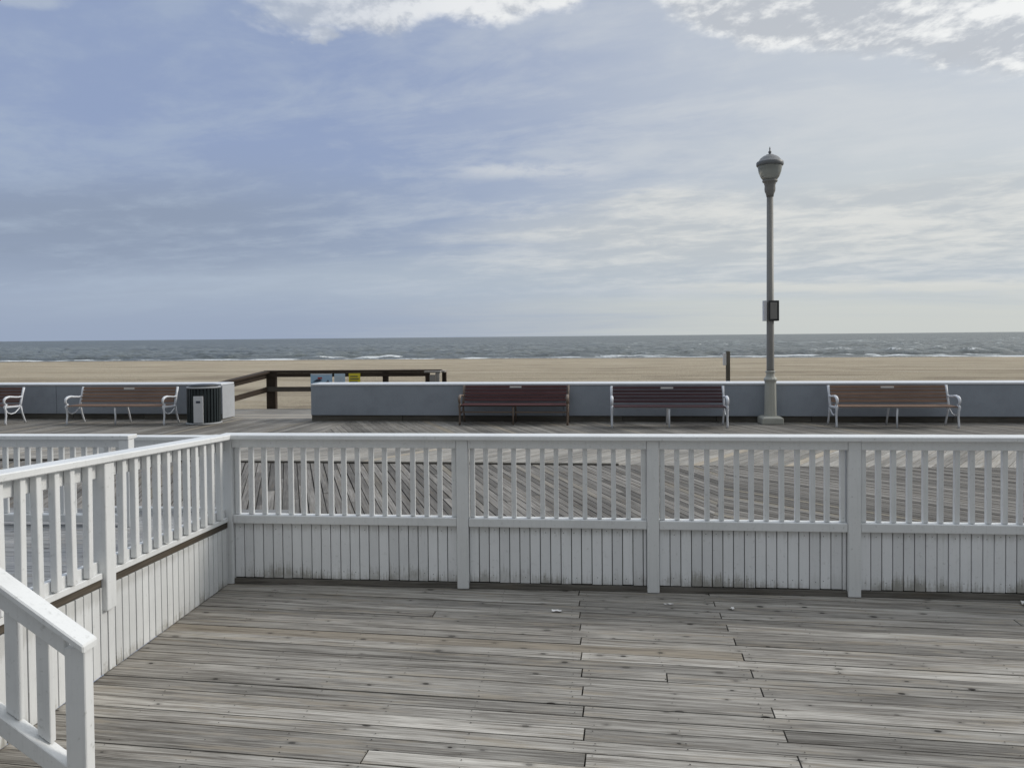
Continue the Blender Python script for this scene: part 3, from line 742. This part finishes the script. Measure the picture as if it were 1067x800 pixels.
# broad lighter belt over the horizon and grey-blue bank above it, left and centre
belt = g.mul(g.step(g.math('ABSOLUTE', g.math('SUBTRACT', v, g.add(.075, g.mul(ln, .08)))), .0, .06, 1, 0), g.step(u, -.9, -.1))
base = g.mix(g.mul(belt, .7), base, K(176, 188, 201))
bank = g.mul(g.step(g.math('ABSOLUTE', g.math('SUBTRACT', v, g.add(.15, g.mul(ln, .10)))), .01, .09, 1, 0), g.step(u, .05, -.45))
base = g.mix(g.mul(bank, .75), base, K(140, 153, 173))
# streaky veil
sv = g.step(g.add(g.mul(streak, .6), g.mul(fine, .4)), .44, .64)
base = g.mix(g.mul(g.mul(sv, g.step(v, .015, .08)), .55), base, g.mix(g.step(u, -.5, .35), K(170, 184, 202), K(210, 214, 217)))
# bright belt rising to the right
topedge = g.add(g.add(.172, g.mul(u, .085)), g.mul(g.math('SUBTRACT', streak, .5), .11))
rb = g.mul(g.mul(g.step(g.math('SUBTRACT', topedge, v), -.006, .022), g.step(v, .04, .13)), g.step(g.add(u, g.mul(ln, .6)), -.16, .20))
rbc = g.mix(g.step(g.add(g.mul(fine, .6), g.mul(streak, .4)), .40, .60), K(190, 196, 201), K(222, 223, 220))
base = g.mix(g.mul(rb, .78), base, rbc)
# small bright wisps centre
wz = g.mul(g.step(g.math('ABSOLUTE', g.math('SUBTRACT', v, g.add(.212, g.mul(g.math('SUBTRACT', fine, .5), .03)))), .0, .016, 1, 0), g.step(g.math('ABSOLUTE', g.math('SUBTRACT', u, .03)), .05, .13, 1, 0))
base = g.mix(g.mul(g.mul(wz, g.step(fine, .35, .6)), .75), base, K(205, 210, 216))
wz = g.mul(g.step(g.math('ABSOLUTE', g.math('SUBTRACT', v, g.add(.060, g.mul(g.math('SUBTRACT', fine, .5), .02)))), .0, .012, 1, 0), g.step(u, .1, .35))
base = g.mix(g.mul(wz, .5), base, K(226, 225, 216))
# puffy clouds along the top
wn_ = g.math('SUBTRACT', warp, .5)
edgeR = g.add(g.add(.418, g.mul(u, -.12)), g.mul(wn_, .10))
mskR = g.mul(g.step(g.math('SUBTRACT', v, edgeR), -.05, .045), g.step(u, .14, .24))
mskC = g.mul(g.step(g.math('SUBTRACT', v, g.add(.397, g.mul(wn_, .14))), -.03, .04), g.mul(g.step(u, -.44, -.25), g.step(u, .13, .06)))
d1 = g.math('SUBTRACT', u, -.250); d2 = g.mul(g.math('SUBTRACT', v, .392), 2.2)
mskS = g.mul(g.step(g.add(g.math('SQRT', g.add(g.mul(d1, d1), g.mul(d2, d2))), g.mul(g.math('SUBTRACT', puff, .5), .34)), .0, .065, 1, 0), .85)
mskL = g.mul(g.mul(g.step(v, .405, .44), g.step(u, -.50, -.6)), .75)
hi = g.step(v, .47, .60)
msk = g.math('MAXIMUM', g.math('MAXIMUM', g.math('MAXIMUM', mskR, mskC), g.math('MAXIMUM', mskS, mskL)), hi)
cl = g.mul(g.step(g.add(puff, g.mul(g.math('SUBTRACT', msk, .5), .55)), .42, .66), g.step(msk, .05, .5))
shade = g.step(g.add(g.math('SUBTRACT', puff, puff2), g.mul(g.math('SUBTRACT', blot, .5), .35)), -.07, .07)
ccol = g.mix(shade, K(188, 193, 200), K(244, 245, 244))
ccol = g.mix(g.step(u, -.0, -.5), ccol, K(172, 184, 202))
base = g.mix(g.mul(cl, .85), base, ccol)
base = g.mix(g.step(y, .1, -.3), base, K(186, 192, 198))
# sun glow behind the cloud, high overcast overhead, inland sky dimmed as stand-in for an unbuilt house
sd = Vector((math.sin(SUN_AZ) * math.cos(SUN_EL), math.cos(SUN_AZ) * math.cos(SUN_EL), math.sin(SUN_EL)))
dp = g.new('VectorMath', operation='DOT_PRODUCT'); g.put(dp.inputs[0], d); dp.inputs[1].default_value = sd
glow = g.math('POWER', g.math('MAXIMUM', dp.outputs['Value'], 0.0), 10.0)
k = g.add(g.add(1.0, g.mul(glow, .9)), g.mul(g.step(z, .42, .95), 1.1))
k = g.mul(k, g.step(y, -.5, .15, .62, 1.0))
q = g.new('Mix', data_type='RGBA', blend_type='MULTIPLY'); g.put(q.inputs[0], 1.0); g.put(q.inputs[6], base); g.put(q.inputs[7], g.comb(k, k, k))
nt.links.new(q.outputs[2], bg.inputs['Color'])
L = bpy.data.lights.new('Sun', 'SUN'); L.energy = 1.7; L.angle = R(12); L.color = (1, .94, .84)
lo = bpy.data.objects.new('Sun', L); C.objects.link(lo); lo.rotation_euler = (-sd).to_track_quat('-Z', 'Y').to_euler()

# ------------------------------------------------------------------ camera
cam = bpy.data.cameras.new('Camera'); co = bpy.data.objects.new('Camera', cam); C.objects.link(co)
cam.sensor_width = 36; cam.lens = 801 / 1067 * 36; cam.clip_end = 40000; cam.clip_start = .05
cam.shift_y = -(400 - 367.18) / 1067
yaw, pit, rol = R(4.3), R(-1.2), R(.54)
f0 = Vector((-math.sin(yaw), math.cos(yaw), 0)); r0 = Vector((math.cos(yaw), math.sin(yaw), 0))
f = f0 * math.cos(pit) + Vector((0, 0, 1)) * math.sin(pit); u0 = r0.cross(f)
r_ = r0 * math.cos(rol) - u0 * math.sin(rol); u_ = u0 * math.cos(rol) + r0 * math.sin(rol)
mt = Matrix(((r_.x, u_.x, -f.x), (r_.y, u_.y, -f.y), (r_.z, u_.z, -f.z)))
co.matrix_world = Matrix.Translation((0, 0, 1.9)) @ mt.to_4x4()
S.camera = co
S.view_settings.view_transform = 'Standard'; S.view_settings.look = 'None'; S.view_settings.exposure = 0
S.cycles.use_denoising = True
